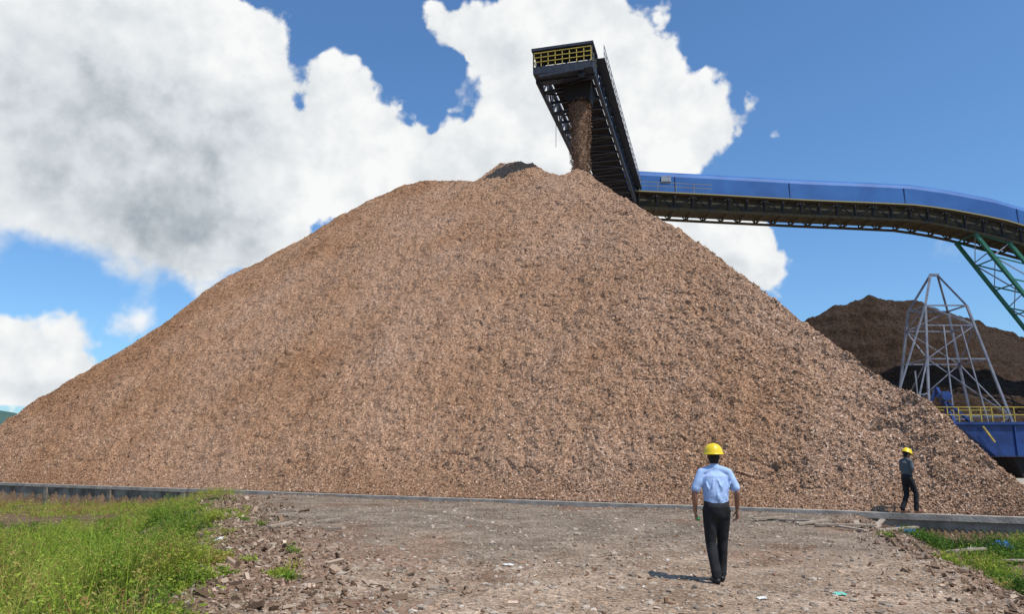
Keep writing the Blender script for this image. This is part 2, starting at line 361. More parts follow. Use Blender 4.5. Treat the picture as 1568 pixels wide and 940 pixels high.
def build_pile(name,ns,nf,nb,matl,par=None):
    su=np.linspace(cs[0],cs[-1],6000)
    q=P0[None]+dv[None]*su[:,None]; dist=np.hypot(q[:,0],q[:,1])+4
    cdf=np.cumsum(1/dist); cdf=(cdf-cdf[0])/(cdf[-1]-cdf[0]); S=np.interp(np.linspace(0,1,ns),cdf,su)
    Dc=np.interp(S,cs,cd); Zc=np.interp(S,cs,cz)
    v=np.linspace(0,1,nf)**1.15
    S2=np.repeat(S[:,None],nf+nb,1)
    d0=.42+.15*fbm(S*.8,S*0,39,3)
    f=d0[:,None]+(np.maximum(Dc,d0+.05)-d0)[:,None]*v[None]; zf=Zc[:,None]*((1-.0)*v[None])
    zf=zf+ .028*Zc[:,None]*np.sin(math.pi*v[None])
    vb=np.linspace(0,1,nb+1)[1:]; bk=Dc[:,None]+(Zc[:,None]/.8+.3)*vb[None]; zb=Zc[:,None]*(1-vb[None])-.15*vb[None]
    Dd=np.concatenate([f,bk],1); Zz=np.concatenate([zf,zb],1)
    nn=fbm(S2*.22,Dd*.10,41,3)*.50+fbm(S2*.9,Dd*.6,45,3)*.19+fbm(S2*2.2,Dd*2.9,51,4,.62)*.17+fbm(S2*9.,Dd*8.,56,2,.7)*.055
    ridge=np.abs(vnoise(S2*1.7,Dd*2.6,77)); nn-= .13*sstep(.09,.0,ridge)*sstep(.0,.3,vnoise(S2*.8,Dd*.8,78))
    am=np.clip(Zz/1.2,.15,1)*np.where(Dd>=Dc[:,None]-.01,.7,1)
    nn=nn*am
    px=P0[0]+dv[0]*S2+nv[0]*(Dd-.5*nn); py=P0[1]+dv[1]*S2+nv[1]*(Dd-.5*nn); pz=Zz+.75*nn
    pz[:,0]=-.06
    V=np.stack([px,py,pz],-1); I=np.arange(V.shape[0]*V.shape[1]).reshape(V.shape[:2])
    F=np.stack([I[:-1,:-1],I[1:,:-1],I[1:,1:],I[:-1,1:]],-1).reshape(-1,4)
    return np_mesh(name,V.reshape(-1,3),F,matl,par,smooth=True),V[:,:nf]
pile,PV=build_pile('wood_chip_pile',1250,640,50,M_heap)

def chips_mesh(name,pos,nrm,size,tilt,matl,parent=None,tint=None,asp=(.3,.6),thick=False):
    n=len(pos); r=rng.normal(size=(n,3)); N_=nrm+rng.normal(size=(n,3))*tilt; N_/=np.linalg.norm(N_,axis=1)[:,None]
    a=np.cross(N_,r); a/=np.linalg.norm(a,axis=1)[:,None]; b=np.cross(N_,a)
    hl=(size/2)[:,None]; hw=hl*rng.uniform(asp[0],asp[1],(n,1)); k=rng.uniform(.6,1.0,(n,1))
    c=[pos-a*hl-b*hw,pos+a*hl-b*hw*k,pos+a*hl*.9+b*hw*k,pos-a*hl*k+b*hw]
    if tint is None: tint=np.clip(rng.beta(2.2,2.2,n),0,1)
    if not thick:
        V=np.stack(c,1).reshape(-1,3); F=np.arange(4*n).reshape(n,4); T=np.repeat(tint,4)
    else:
        th=N_*hl*.22
        V=np.stack([q-th for q in c]+[q+th for q in c],1).reshape(-1,3); base=(np.arange(n)*8)[:,None,None]
        F=(base+np.array([(3,2,1,0),(4,5,6,7),(0,1,5,4),(1,2,6,5),(2,3,7,6),(3,0,4,7)])[None]).reshape(-1,4); T=np.repeat(tint,8)
    return np_mesh(name,V,F,matl,parent,attrs={'tint':T})
n=380000; i=rng.integers(0,PV.shape[0]-1,n); j=(rng.random(n)**1.25*(PV.shape[1]-1)).astype(int)
fx=rng.random((n,1)); base=PV[i,j]*(1-fx)+PV[i+1,j]*fx
fn=np.array([-.92*nv[0],-.92*nv[1],1.]); fn/=np.linalg.norm(fn)
dist=np.linalg.norm(base,axis=1)
sz=np.clip(rng.lognormal(-3.05,.36,n),.03,.11)*(1+dist/130)
chips_mesh('surface_chips',base+fn*sz[:,None]*.12,np.repeat(fn[None],n,0),sz,.42,M_chip,pile,tint=rng.beta(2.4,2.6,n))

# second pile behind on the right, cloud shadow painted into its colour
C2=np.array([(18,112,0),(30,114,12),(42,115,19.2),(45.3,115,21.7),(50,115,24.2),(55.8,115,26.3),(57.4,115,25.9),(60,115,25.7),(62.9,115,25.2),(65.8,115,24.1),(72.7,115,21.5),(79.4,115,19.7),(92,115,15.1),(110,114,5),(118,113,0)])
sx=np.linspace(18,118,500); zc=np.interp(sx,C2[:,0],C2[:,2]); yc=115+0*sx
v=np.linspace(0,1,220); A=yc[:,None]-zc[:,None]/.78*(1-v[None]); ZA=zc[:,None]*v[None]
vb=np.linspace(0,1,40)[1:]; B=yc[:,None]+zc[:,None]/.78*vb[None]; ZB=zc[:,None]*(1-vb[None])
Yy=np.concatenate([A,B],1); Zz=np.concatenate([ZA,ZB],1); Xx=np.repeat(sx[:,None],Yy.shape[1],1)
nn=fbm(Xx*.15,Yy*.15,61,3)*1.2+fbm(Xx*.8,Yy*.8,64,3)*.5+.22*np.sin(Zz*2.6+fbm(Xx*.1,Yy*.3,66,2)*2)+fbm(Xx*3,Yy*3,68,2)*.25
am=np.clip(Zz/2,0,1); V=np.stack([Xx,Yy-.5*nn*am,Zz+.6*nn*am-.1],-1); I=np.arange(V.shape[0]*V.shape[1]).reshape(V.shape[:2])
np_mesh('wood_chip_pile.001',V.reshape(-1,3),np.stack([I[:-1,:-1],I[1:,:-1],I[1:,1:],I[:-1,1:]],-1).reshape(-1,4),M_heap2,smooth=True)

# hills on the horizon
hx=np.linspace(-1.35,1.35,240); rr=[1500,1750,2100]; hh=18+60*(fbm(hx*6,hx*0,90,5)+.35)+75*sstep(-.45,-.62,hx)
V=[];F=[]
for a,(h,t) in enumerate(zip(hh,hx)):
    for r_,k in zip(rr,(0,1,0)): V.append((math.sin(t)*r_,math.cos(t)*r_,-3+max(h,4)*k))
for a in range(239):
    for b in range(2): F.append((a*3+b,(a+1)*3+b,(a+1)*3+b+1,a*3+b+1))
np_mesh('hills',V,F,mat('forested_hill',(.035,.075,.07),.95,col2=(.05,.105,.085),nscale=.01),smooth=True)  # teal base colour includes the distance haze

# ------------------------------------------------------------------ stacker boom
boom=empty('conveyor_boom',(0,0,0))
U=Vector((.259,.966,0)); W=Vector((.966,-.259,0)); O=Vector((2.1,57.0,0)); BW=4.65; BL_=34.4; ZB0=31.8; ZT=33.9
def bp(u,w_,z): q=O+U*u+W*w_; q.z=z; return q
mb=MB()
for w_ in (0,BW):
    for z in (ZB0,ZT): mb.beam(bp(0,w_,z),bp(BL_,w_,z),.3,.3)
nb=17; st=BL_/nb
for i in range(nb+1):
    u=i*st
    for w_ in (0,BW): mb.beam(bp(u,w_,ZB0+.14),bp(u,w_,ZT-.14),.17)
    mb.beam(bp(u,.14,ZB0-.03),bp(u,BW-.14,ZB0-.03),.18,.22)
    if i<nb:
        for w_ in (0,BW):
            a,b=(ZB0,ZT) if i%2 else (ZT,ZB0); mb.beam(bp(u,w_,a),bp(u+st,w_,b),.13)
        a,b=(0,BW) if i%2 else (BW,0); mb.beam(bp(u,a,ZB0-.12),bp(u+st,b,ZB0-.12),.11)
        mb.beam(bp(u+st/2,.5,ZB0+.5),bp(u+st/2,BW-.5,ZB0+.5),.1)
mb.beam(bp(0,0,ZB0-.2),bp(12,.6,ZB0-.7),.08); mb.beam(bp(2,.6,ZB0-.02),bp(3,.6,ZB0-1.0),.07); mb.beam(bp(3,.6,ZB0-1.),bp(4.5,.6,ZB0-.02),.07)
mb.beam(bp(6,.3,ZB0-.5),bp(6.3,.2,ZB0-3.2),.04)
mb.obj('truss_frame',M_steel,boom)
mb=MB()
mb.hexa([bp(1,1.0,ZB0+.25),bp(BL_,1.0,ZB0+.25),bp(BL_,BW-.45,ZB0+.25),bp(1,BW-.45,ZB0+.25),bp(1,1.0,ZB0+.4),bp(BL_,1.0,ZB0+.4),bp(BL_,BW-.45,ZB0+.4),bp(1,BW-.45,ZB0+.4)])
mb.cyl(bp(1,1.2,ZB0+.8),bp(1,BW-.8,ZB0+.8),.5)
mb.hexa([bp(1,1.1,ZB0+1.3),bp(BL_,1.1,ZB0+1.3),bp(BL_,BW-.6,ZB0+1.3),bp(1,BW-.6,ZB0+1.3),bp(1,1.1,ZB0+1.4),bp(BL_,1.1,ZB0+1.4),bp(BL_,BW-.6,ZB0+1.4),bp(1,BW-.6,ZB0+1.4)])
# discharge chute
mb.hexa([bp(1.2,2.2,ZB0-1.5),bp(2.8,2.2,ZB0-1.5),bp(2.8,4.1,ZB0-1.5),bp(1.2,4.1,ZB0-1.5),bp(.95,1.6,ZB0+.24),bp(3.4,1.6,ZB0+.24),bp(3.4,4.3,ZB0+.24),bp(.95,4.3,ZB0+.24)])
mb.obj('conveyor_belt',M_black,boom)
mb=MB()
mb.hexa([bp(-1.2,-.1,ZB0+.0),bp(.9,-.1,ZB0+.0),bp(.9,BW+.1,ZB0+.0),bp(-1.2,BW+.1,ZB0+.0),bp(-1.2,-.1,ZB0+.6),bp(.9,-.1,ZB0+.6),bp(.9,BW+.1,ZB0+.6),bp(-1.2,BW+.1,ZB0+.6)])
mb.hexa([bp(-1.3,-.2,ZB0+2.0),bp(1.2,-.2,ZB0+2.0),bp(1.2,BW+.2,ZB0+2.0),bp(-1.3,BW+.2,ZB0+2.0),bp(-1.3,-.2,ZB0+2.22),bp(1.2,-.2,ZB0+2.22),bp(1.2,BW+.2,ZB0+2.22),bp(-1.3,BW+.2,ZB0+2.22)])
for w_ in (-.05,BW+.05):
    for u in (-1.15,.9): mb.beam(bp(u,w_,ZB0+.5),bp(u,w_,ZB0+2.0),.13)
mb.beam(bp(-1.2,.4,ZB0-.25),bp(-1.2,BW-.6,ZB0-.05),.2); mb.cyl(bp(-.9,BW-.9,ZB0-.25),bp(-.6,BW-.9,ZB0-.25),.28)
for k in range(6): mb.beam(bp(.9,k*BW/5,ZB0+.6),bp(.9,min(k+.5,5)*BW/5,ZB0+2.0),.12)
mb.obj('head_platform',M_steel,boom)
mb=MB()
for z in (1.0,1.4,1.8): mb.beam(bp(-1.22,0,ZB0+z),bp(-1.22,BW,ZB0+z),.065)
for i in range(9): mb.beam(bp(-1.2,i*BW/8,ZB0+.6),bp(-1.2,i*BW/8,ZB0+1.85),.06)
for z in (1.1,1.6):
    for w_ in (-.02,BW+.02): mb.beam(bp(-1.1,w_,ZB0+z),bp(1.2,w_,ZB0+z),.05)
mb.obj('head_railing',M_yel,boom)
mb=MB()
for w_,zz in ((BW+.75,ZT-.2),(-.35,ZT-.1)):
    for z in (.55,1.1): mb.beam(bp(1,w_,zz+z),bp(BL_-1,w_,zz+z),.05)
    for i in range(22): u=1+i*(BL_-2)/21; mb.beam(bp(u,w_,zz-.02),bp(u,w_,zz+1.1),.05)
mb.obj('walkway_railing',M_grey,boom)
mb=MB()
mb.hexa([bp(1,BW+.17,ZT-.28),bp(BL_-1,BW+.17,ZT-.28),bp(BL_-1,BW+.8,ZT-.28),bp(1,BW+.8,ZT-.28),bp(1,BW+.17,ZT-.22),bp(BL_-1,BW+.17,ZT-.22),bp(BL_-1,BW+.8,ZT-.22),bp(1,BW+.8,ZT-.22)])
mb.obj('walkway',M_steel,boom)

# falling chips (one mass)
n=26000; t=rng.random(n); z=30.6-11.5*t; r_=(.86-.24*t)*np.sqrt(rng.random(n))*(1+.25*rng.random(n)); th=rng.random(n)*6.283
cx,cy=5.68,58.05
wv=.12*np.sin(z*2.1)
pos=np.stack([cx-.03*t*6+r_*np.cos(th)+wv*t,cy+r_*np.sin(th),z],-1)
fall=chips_mesh('falling_wood_chips',pos,rng.normal(size=(n,3)),rng.uniform(.05,.13,n),.5,M_spill,tint=rng.beta(1.6,3.8,n))
mb=MB(); pts=[];rad=[]
for k in range(30):
    q=k/29; zz=30.7-11.6*q; pts.append((cx-.18*q+.06*math.sin(zz*3),cy,zz)); rad.append(.60-.14*q+.05*math.sin(k*2.3))
mb.tube(pts,rad,n=24); mb.obj('dense_core',M_heap,fall,True)

# ------------------------------------------------------------------ overland gallery
gal=empty('conveyor_gallery'); YG=87.5
GP=[(13.3,31.4,36.5),(24.4,30.8,35.9),(36.1,30.2,35.2),(43.1,29.9,34.9),(49,29.6,34.6),(52.5,29.0,34.1),(55.6,28.3,33.5),(59,27.4,32.8),(62.5,26.4,31.7),(70,24.1,29.4),(84,19.4,24.7),(105,12.4,17.7),(130,4.0,9.3)]
mb=MB(); prof=[(-.05,-3.05),(0,-.95),(.24,-.48),(.74,-.13),(1.5,0),(2.9,0),(3.66,-.13),(4.16,-.48),(4.4,-.95),(4.45,-3.05)]
vs=[(x,YG+py,zt+pz) for x,zb,zt in GP for py,pz in prof]; K=len(prof)
mb.add(vs,[(i*K+k,(i+1)*K+k,(i+1)*K+k+1,i*K+k+1) for i in range(len(GP)-1) for k in range(K-1)]+[tuple(range(K))])
ho=mb.obj('hood',M_hood,gal,False)
mb=MB()
def gi(x):
    xs_=[g[0] for g in GP]; return float(np.interp(x,xs_,[g[1] for g in GP])),float(np.interp(x,xs_,[g[2] for g in GP]))
xx=13.3
while xx<126:
    zb,zt=gi(xx); x2=xx+2.2; zb2,zt2=gi(x2)
    for y in (YG+.1,YG+4.3):
        mb.beam((xx,y,zb),(x2,y,zb2),.25,.28,0); mb.beam((xx,y,zt-3.2),(x2,y,zt2-3.2),.2,.22,1)
        mb.beam((xx,y,zb+.1),(xx,y,zt-3.25),.14,.14,1)
        if int(xx/2.2)%2: mb.beam((xx,y,zb+.1),(x2,y,zt2-3.25),.1,.1,1)
        else: mb.beam((xx,y,zt-3.25),(x2,y,zb2+.1),.1,.1,1)
    mb.beam((xx,YG+.2,zb-.02),(xx,YG+4.2,zb-.02),.2,.2,0)
    mb.beam((xx,YG+.2,zb),(x2,YG+4.2,zb2),.1,.1,0)
    mb.hexa([(xx,YG+.3,zb+.35),(x2,YG+.3,zb2+.35),(x2,YG+4.1,zb2+.35),(xx,YG+4.1,zb+.35),(xx,YG+.3,zb+.45),(x2,YG+.3,zb2+.45),(x2,YG+4.1,zb2+.45),(xx,YG+4.1,zb+.45)],0)
    mb.hexa([(xx,YG+.25,zb+.46),(x2,YG+.25,zb2+.46),(x2,YG+.29,zb2+.46),(xx,YG+.29,zb+.46),(xx,YG+.25,zt-3.1),(x2,YG+.25,zt2-3.1),(x2,YG+.29,zt2-3.1),(xx,YG+.29,zt-3.1)],3)
    mb.hexa([(xx,YG-.9,zt-3.35),(x2,YG-.9,zt2-3.35),(x2,YG-.1,zt2-3.35),(xx,YG-.1,zt-3.35),(xx,YG-.9,zt-3.28),(x2,YG-.9,zt2-3.28),(x2,YG-.1,zt2-3.28),(xx,YG-.1,zt-3.28)],0)
    mb.beam((xx,YG-.9,zt-3.32),(x2,YG-.9,zt2-3.32),.08,.14,2)
    mb.beam((xx,YG-.85,zt-3.32),(xx,YG,zb+.3),.06,.06,0)
    if xx<23:
        for q in (2.1,2.6): mb.beam((xx,YG-.9,zt-q),(x2,YG-.9,zt2-q),.05,.05,2)
        mb.beam((xx,YG-.9,zt-3.2),(xx,YG-.9,zt-2.1),.05,.05,2)
    xx=x2
mb.obj('gallery_truss',[M_rust,M_steel,mat('weathered_yellow',(.26,.23,.11),.7),mat('dusty_sheeting',(.045,.04,.03),.9,col2=(.08,.07,.045),nscale=1.5)],gal)
mb=MB()
for x in (20,34,48,61.5):
    zb,zt=gi(x); mb.box((x,YG-.04,zt-1.95),(.10,.08,2.0),0)
mb.box((18.9,YG-.1,34.9),(1.2,.12,.7),1)
mb.obj('cladding_seams',[M_blue2,M_grey],gal)
mb=MB()
TA,TB=(56.2,28.0),(74.6,0)
for y in (YG+.2,YG+4.2):
    A0,A1=Vector((TA[0],y,TA[1])),Vector((TB[0],y,TB[1])); B0,B1=Vector((60.2,y,26.8)),Vector((78.4,y,0))
    mb.beam(A0,A1,.38,.38,0); mb.beam(B0,B1,.38,.38,0)
    for i in range(10):
        a,b=i/10,(i+1)/10
        mb.beam(A0.lerp(A1,a),B0.lerp(B1,a),.14,.14,0)
        if i%2: mb.beam(A0.lerp(A1,a),B0.lerp(B1,b),.12,.12,1)
        else: mb.beam(B0.lerp(B1,a),A0.lerp(A1,b),.12,.12,1)
for i in range(9):
    A0,A1=Vector((TA[0],YG+.2,TA[1])),Vector((TB[0],YG+.2,TB[1])); a=A0.lerp(A1,i/9); c=A0.lerp(A1,min(1,(i+1)/9))
    mb.beam(a,a+Vector((0,4,0)),.14,.14,0); mb.beam(a,c+Vector((0,4,0)),.09,.09,1)
mb.obj('support_trestle',[M_green,M_grey],gal)

# ------------------------------------------------------------------ lattice tower and reclaimer
tw=MB(); cx,cy=36.0,62
def lv(z):
    k=z/13.7; return 3.9*(1-k)+1.7*k
def cor(z,i):
    h=lv(z); hy=h*.8; return Vector((cx+h*(-1,1,1,-1)[i]-.02*z,cy+hy*(-1,-1,1,1)[i],z))
lev=[0,4.6,9.2,12.0,13.7]
for i in range(4):
    j=(i+1)%4
    for q,(a,b) in enumerate(zip(lev[:-1],lev[1:])):
        tw.beam(cor(a,i),cor(b,i),.17); tw.beam(cor(b,i),cor(b,j),.11)
        if q%2==i%2: tw.beam(cor(a,i),cor(b,j),.075)
        else: tw.beam(cor(b,i),cor(a,j),.075)
    tw.beam(cor(13.7,i),(cx-.2+(-.3,.3,.3,-.3)[i],cy,16.6),.15)
tw.beam((cx-.55,cy,16.6),(cx+.2,cy,16.6),.2)
tw.beam(cor(13.7,0),(cx-6.4,cy-4,5.9),.11); tw.beam(cor(9.2,0),(cx-5.0,cy-4,5),.09); tw.beam((cx-6.4,cy-4,5.9),(cx-6.4,cy-4,0),.1)
tw.beam((cx-6.4,cy-4,5.9),cor(6.4,0),.08); tw.beam((cx-4.8,cy-4,8),(cx-4.8,cy-4,3),.09)
for x in (-1.6,1.2): tw.beam((cx+x,cy-3,3),(cx+x*.5,cy-1.6,12),.09)
tw.obj('steel_lattice_tower',mat('tower_steel',(.11,.12,.155),.6,col2=(.19,.20,.23),nscale=2))
rec=empty('chip_reclaimer')
mb=MB()
def slab(x0,x1,y0,y1,z0,z1,m=0,sl_=0):
    mb.hexa([(x0+sl_,y0,z0),(x1,y0,z0),(x1,y1,z0),(x0+sl_,y1,z0),(x0,y0,z1),(x1,y0,z1),(x1,y1,z1),(x0,y1,z1)],m)
slab(32,55,54.5,58.5,1.5,3.7,0,2.5)
slab(31.6,55,54.3,58.7,3.73,3.92,0)
slab(36,55,55.0,58,-.1,1.45,1,.6)  # black block stands in for the shaded recess under the hull
for x in range(36,55,2): mb.box((x,54.45,2.6),(.12,.14,2.1),0)
slab(37,44,54.2,54.45,.55,1.0,0)
mb.beam((32.6,56,3.9),(32.1,57,6.6),.28,.28,0); mb.beam((32.1,57,6.6),(30.9,57,3.9),.18,.18,0); mb.beam((32.3,56,5.4),(34.6,57,3.9),.16,.16,0)
mb.beam((31.4,56,5.9),(33.2,57,6.0),.12,.12,0); mb.cyl((32.2,55.8,5.9),(32.2,56.4,5.9),.36,0)
mb.obj('hull',[M_blue2,M_black],rec)
mb=MB()
for x in np.arange(29,37.1,.8): mb.beam((x,54.6,3.9),(x,54.6,5.0),.05)
for z in (4.45,5.0): mb.beam((29,54.6,z),(37,54.6,z),.05)
for x in np.arange(29,37.1,1.6): mb.beam((x,58.4,3.9),(x,58.4,5.0),.05)
mb.beam((29,58.4,5.0),(37,58.4,5.0),.05); mb.box((30.3,56.5,4.0),(2.6,4,.12)); mb.beam((33.6,54.2,3.6),(34.3,54.2,2.5),.10)
mb.obj('reclaimer_railing',M_yel,rec)
mb=MB(); mb.beam((29.3,55,3.9),(29.3,55,0),.25); mb.beam((29.3,58,3.9),(29.3,58,0),.25); mb.beam((29.3,55,.3),(31.5,55,3.9),.14); mb.obj('legs',M_blue2,rec)

# ------------------------------------------------------------------ scatter on the ground
def scatter_ground(n,xr,yr,prob):
    x=rng.uniform(*xr,n*3); y=rng.uniform(*yr,n*3); k=(rng.random(n*3)<prob(x,y))&(line_d(x,y)<-.05); x,y=x[k][:n],y[k][:n]
    return np.stack([x,y,gz(x,y)],-1)
up=np.array([[0,0,1.]])
def pr(x,y):
    lt=left_t(x,y); d=-line_d(x,y)
    pat=sstep(-.1,.5,fbm(x*.5,y*.35,71,3))
    p=.12*(14/(y+4))**2*(.4+pat)+.30*np.exp(-((lt-.2)/1.1)**2)+.40*np.exp(-d/.6)+.25*np.exp(-((right_t(x,y))/.6)**2)
    return np.clip(p,0,1)*(lt>-2.2)
p=scatter_ground(70000,(-14,14),(6,34),pr); n=len(p)
spill=chips_mesh('spilled_wood_chips',p+up*.008,np.repeat(up,n,0),np.clip(rng.lognormal(-3.3,.55,n),.012,.13),.4,M_spill,thick=True,asp=(.25,.6),tint=rng.beta(2,2.6,n))
p=scatter_ground(18000,(-14,4),(8.5,33),lambda x,y:np.exp(-((left_t(x,y)-.5)/1.3)**2)*.8); n=len(p)
chips_mesh('bark_and_slabwood_debris',p+up*rng.uniform(.0,.03,(n,1)),np.repeat(up,n,0),np.clip(rng.lognormal(-2.9,.6,n),.02,.30),.5,M_debris,spill,thick=True,asp=(.12,.5),tint=rng.beta(1.8,2.6,n))
p=scatter_ground(5000,(4,13),(7,20),lambda x,y:np.exp(-((right_t(x,y)+.2)/.7)**2)*.8); n=len(p)
chips_mesh('bark_debris_verge',p+up*rng.uniform(.0,.03,(n,1)),np.repeat(up,n,0),np.clip(rng.lognormal(-2.9,.6,n),.02,.30),.5,M_debris,spill,thick=True,asp=(.12,.5),tint=rng.beta(1.8,2.6,n))
ico=np.array([(0,0,1),(.89,0,.45),(.28,.85,.45),(-.72,.53,.45),(-.72,-.53,.45),(.28,-.85,.45),(.72,.53,-.45),(-.28,.85,-.45),(-.89,0,-.45),(-.28,-.85,-.45),(.72,-.53,-.45),(0,0,-1)])
icf=np.array([(0,1,2),(0,2,3),(0,3,4),(0,4,5),(0,5,1),(1,6,2),(2,7,3),(3,8,4),(4,9,5),(5,10,1),(2,6,7),(3,7,8),(4,8,9),(5,9,10),(1,10,6),(6,11,7),(7,11,8),(8,11,9),(9,11,10),(10,11,6)])
p=scatter_ground(30000,(-10,11),(6,26),lambda x,y:(np.clip((11/(y+1))**2,0,1)*.9+.1)*(left_t(x,y)>-2)); n=len(p)
sz=np.clip(rng.lognormal(-4.3,.65,n),.006,.08)
V=ico[None]*rng.uniform(.65,1.15,(n,12,1))*sz[:,None,None]*np.stack([rng.uniform(.8,1.4,n),rng.uniform(.7,1.1,n),rng.uniform(.4,.8,n)],-1)[:,None]
th=rng.random(n)*6.28; c_,s_=np.cos(th)[:,None],np.sin(th)[:,None]
V=np.stack([V[...,0]*c_-V[...,1]*s_,V[...,0]*s_+V[...,1]*c_,V[...,2]],-1)+p[:,None]
np_mesh('gravel',V.reshape(-1,3),(icf[None]+(np.arange(n)*12)[:,None,None]).reshape(-1,3),M_stone,attrs={'tint':np.repeat(rng.beta(2,2,n),12)})

# ------------------------------------------------------------------ vegetation
M_grass=attr_mat('grass_blades','tint',[(0,(.035,.085,.012)),(.35,(.12,.21,.022)),(.65,(.30,.38,.04)),(.85,(.38,.31,.09)),(1,(.28,.13,.055))],.6,.3,spec=.2)
def blades(base,h,lean,width,segs=3):
    n=len(base); a=rng.random(n)*6.283; dx=np.stack([np.cos(a),np.sin(a),0*a],-1); sd=np.stack([-np.sin(a+rng.normal(0,.7,n)),np.cos(a),0*a],-1)
    V=[]
    for k in range(segs+1):
        t=k/segs; c=base+dx*(lean*h*t*t)[:,None]+np.array([0,0,1])*(h*(t-.25*lean*t*t))[:,None]; ww=(width*(1-t)**.7*.5+.0006)[:,None]
        V+=[c-sd*ww,c+sd*ww]
    V=np.stack(V,1); off=(np.arange(n)*(2*segs+2))[:,None,None]
    F=off+np.array([(2*k,2*k+1,2*k+3,2*k+2) for k in range(segs)])[None]
    return V.reshape(-1,3),F.reshape(-1,4)
def grass_object(name,centers,heights,tints,nb,spread,leafy,lean=.4,parent=None,nleaf=11,wid=(.004,.012),leafsz=1.):
    n=len(centers); idx=np.repeat(np.arange(n),nb); m=len(idx)
    off=rng.normal(size=(m,2))*spread; b=centers[idx].copy(); b[:,:2]+=off; b[:,2]=gz(b[:,0],b[:,1])-.02
    h=heights[idx]*rng.uniform(.45,1.1,m); V1_,F1=blades(b,h,np.abs(rng.normal(lean,.35,m)),rng.uniform(*wid,m))
    t1=np.repeat(np.clip(tints[idx]+rng.normal(0,.10,m),0,1),8)
    Vs=[V1_];Fs=[F1];Ts=[t1]
    if leafy:
        li=np.repeat(np.arange(m)[rng.random(m)<.5],nleaf); q=len(li); t=rng.uniform(.25,1.05,q)
        st=V1_.reshape(m,8,3); seg=np.clip(t*3,0,2.99).astype(int); fr=(np.clip(t,0,1)*3-seg)[:,None]
        p0=st[li,2*seg]*(1-fr)+st[li,np.minimum(2*seg+2,6)]*fr
        d=rng.normal(size=(q,3)); d[:,2]=np.abs(d[:,2])*.6; d/=np.linalg.norm(d,axis=1)[:,None]
        ln=rng.uniform(.03,.10,q)*(1.15-.6*np.clip(t,0,1))*leafsz; s=np.cross(d,rng.normal(size=(q,3))); s/=np.linalg.norm(s,axis=1)[:,None]; wd=(ln*.17)[:,None]
        L_=ln[:,None]; V2=np.stack([p0-s*wd*.3,p0+d*L_*.5-s*wd,p0+d*L_,p0+d*L_*.5+s*wd],1).reshape(-1,3)
        F2=np.arange(4*q).reshape(q,4)+len(V1_); Vs.append(V2);Fs.append(F2)
        Ts.append(np.repeat(np.clip(tints[idx][li]-.12+.22*t+rng.normal(.02,.08,q),0,1),4))
    return np_mesh(name,np.concatenate(Vs),np.concatenate(Fs),M_grass,parent,attrs={'tint':np.concatenate(Ts)})
def centers(n,xr,yr,cond):
    x=rng.uniform(*xr,n*4); y=rng.uniform(*yr,n*4); k=cond(x,y)&(line_d(x,y)<-.15); x,y=x[k][:n],y[k][:n]; return np.stack([x,y,gz(x,y)],-1)
wb=lambda x,y: left_t(x,y)-.35*sstep(8,13,y)+1.6*fbm(x*.5,y*.5,21,3)
far_=lambda c: 1-.55*sstep(14,23,c[:,1])
c=centers(1050,(-22,-1.6),(6.0,30),lambda x,y:(wb(x,y)<-.35)&(fbm(x*.8,y*.8,24,3)>-.30)&(rng.random(x.shape)<np.clip((13/(y+1))**1.4,0,1)))
hn=fbm(c[:,0]*.6,c[:,1]*.6,22,3); tn=fbm(c[:,0]*.7,c[:,1]*.7,26,3)
edge_=np.clip((-wb(c[:,0],c[:,1]))/1.7,.25,1)
hgt=(.62+.8*hn)*edge_*far_(c); ti=np.clip(.38+.9*tn+.45*(rng.random(len(c))<.12),0,1)
tg=grass_object('tall_grass',c,np.clip(hgt,.15,1.2),ti,48,.15,True)
# bushy feathery weeds standing above the grass
c=centers(190,(-18,-2.0),(7.3,25),lambda x,y:(wb(x,y)<-.7)&(fbm(x*.55,y*.55,25,2)>-.12)&(rng.random(x.shape)<np.clip((12/(y+1))**1.2,0,1)))
hb=np.clip(rng.normal(1.25,.25,len(c)),.6,1.8)*far_(c)*np.clip((-wb(c[:,0],c[:,1]))/2.0,.42,1); tb=np.clip(rng.normal(.52,.15,len(c))+.42*(rng.random(len(c))<.13),0,1)
grass_object('feathery_weeds',c,hb,tb,200,.17,True,lean=.75,parent=tg,nleaf=15,wid=(.004,.009),leafsz=.9)
c=centers(420,(7,16),(9.5,19),lambda x,y:(right_t(x,y)<-.6+.6*fbm(x*.8,y*.8,33,2)))
grass_object('roadside_grass',c,np.clip(.30+.45*fbm(c[:,0]*.7,c[:,1]*.7,35,2),.08,.6),np.clip(.34+.7*fbm(c[:,0],c[:,1],36,2),0,1),40,.12,True)
c=centers(90,(-8,8),(7,30),lambda x,y:((left_t(x,y)<1.2)&(left_t(x,y)>-1.2))|((right_t(x,y)<.3)))
grass_object('sparse_weeds',c,rng.uniform(.08,.22,len(c)),rng.uniform(.3,.8,len(c)),26,.08,True)
c=centers(260,(-34,-12),(30,47),lambda x,y:(line_d(x,y)>-5))
grass_object('wall_weeds',c,rng.uniform(.2,.5,len(c)),np.clip(rng.normal(.72,.15,len(c)),0,1),30,.3,True)

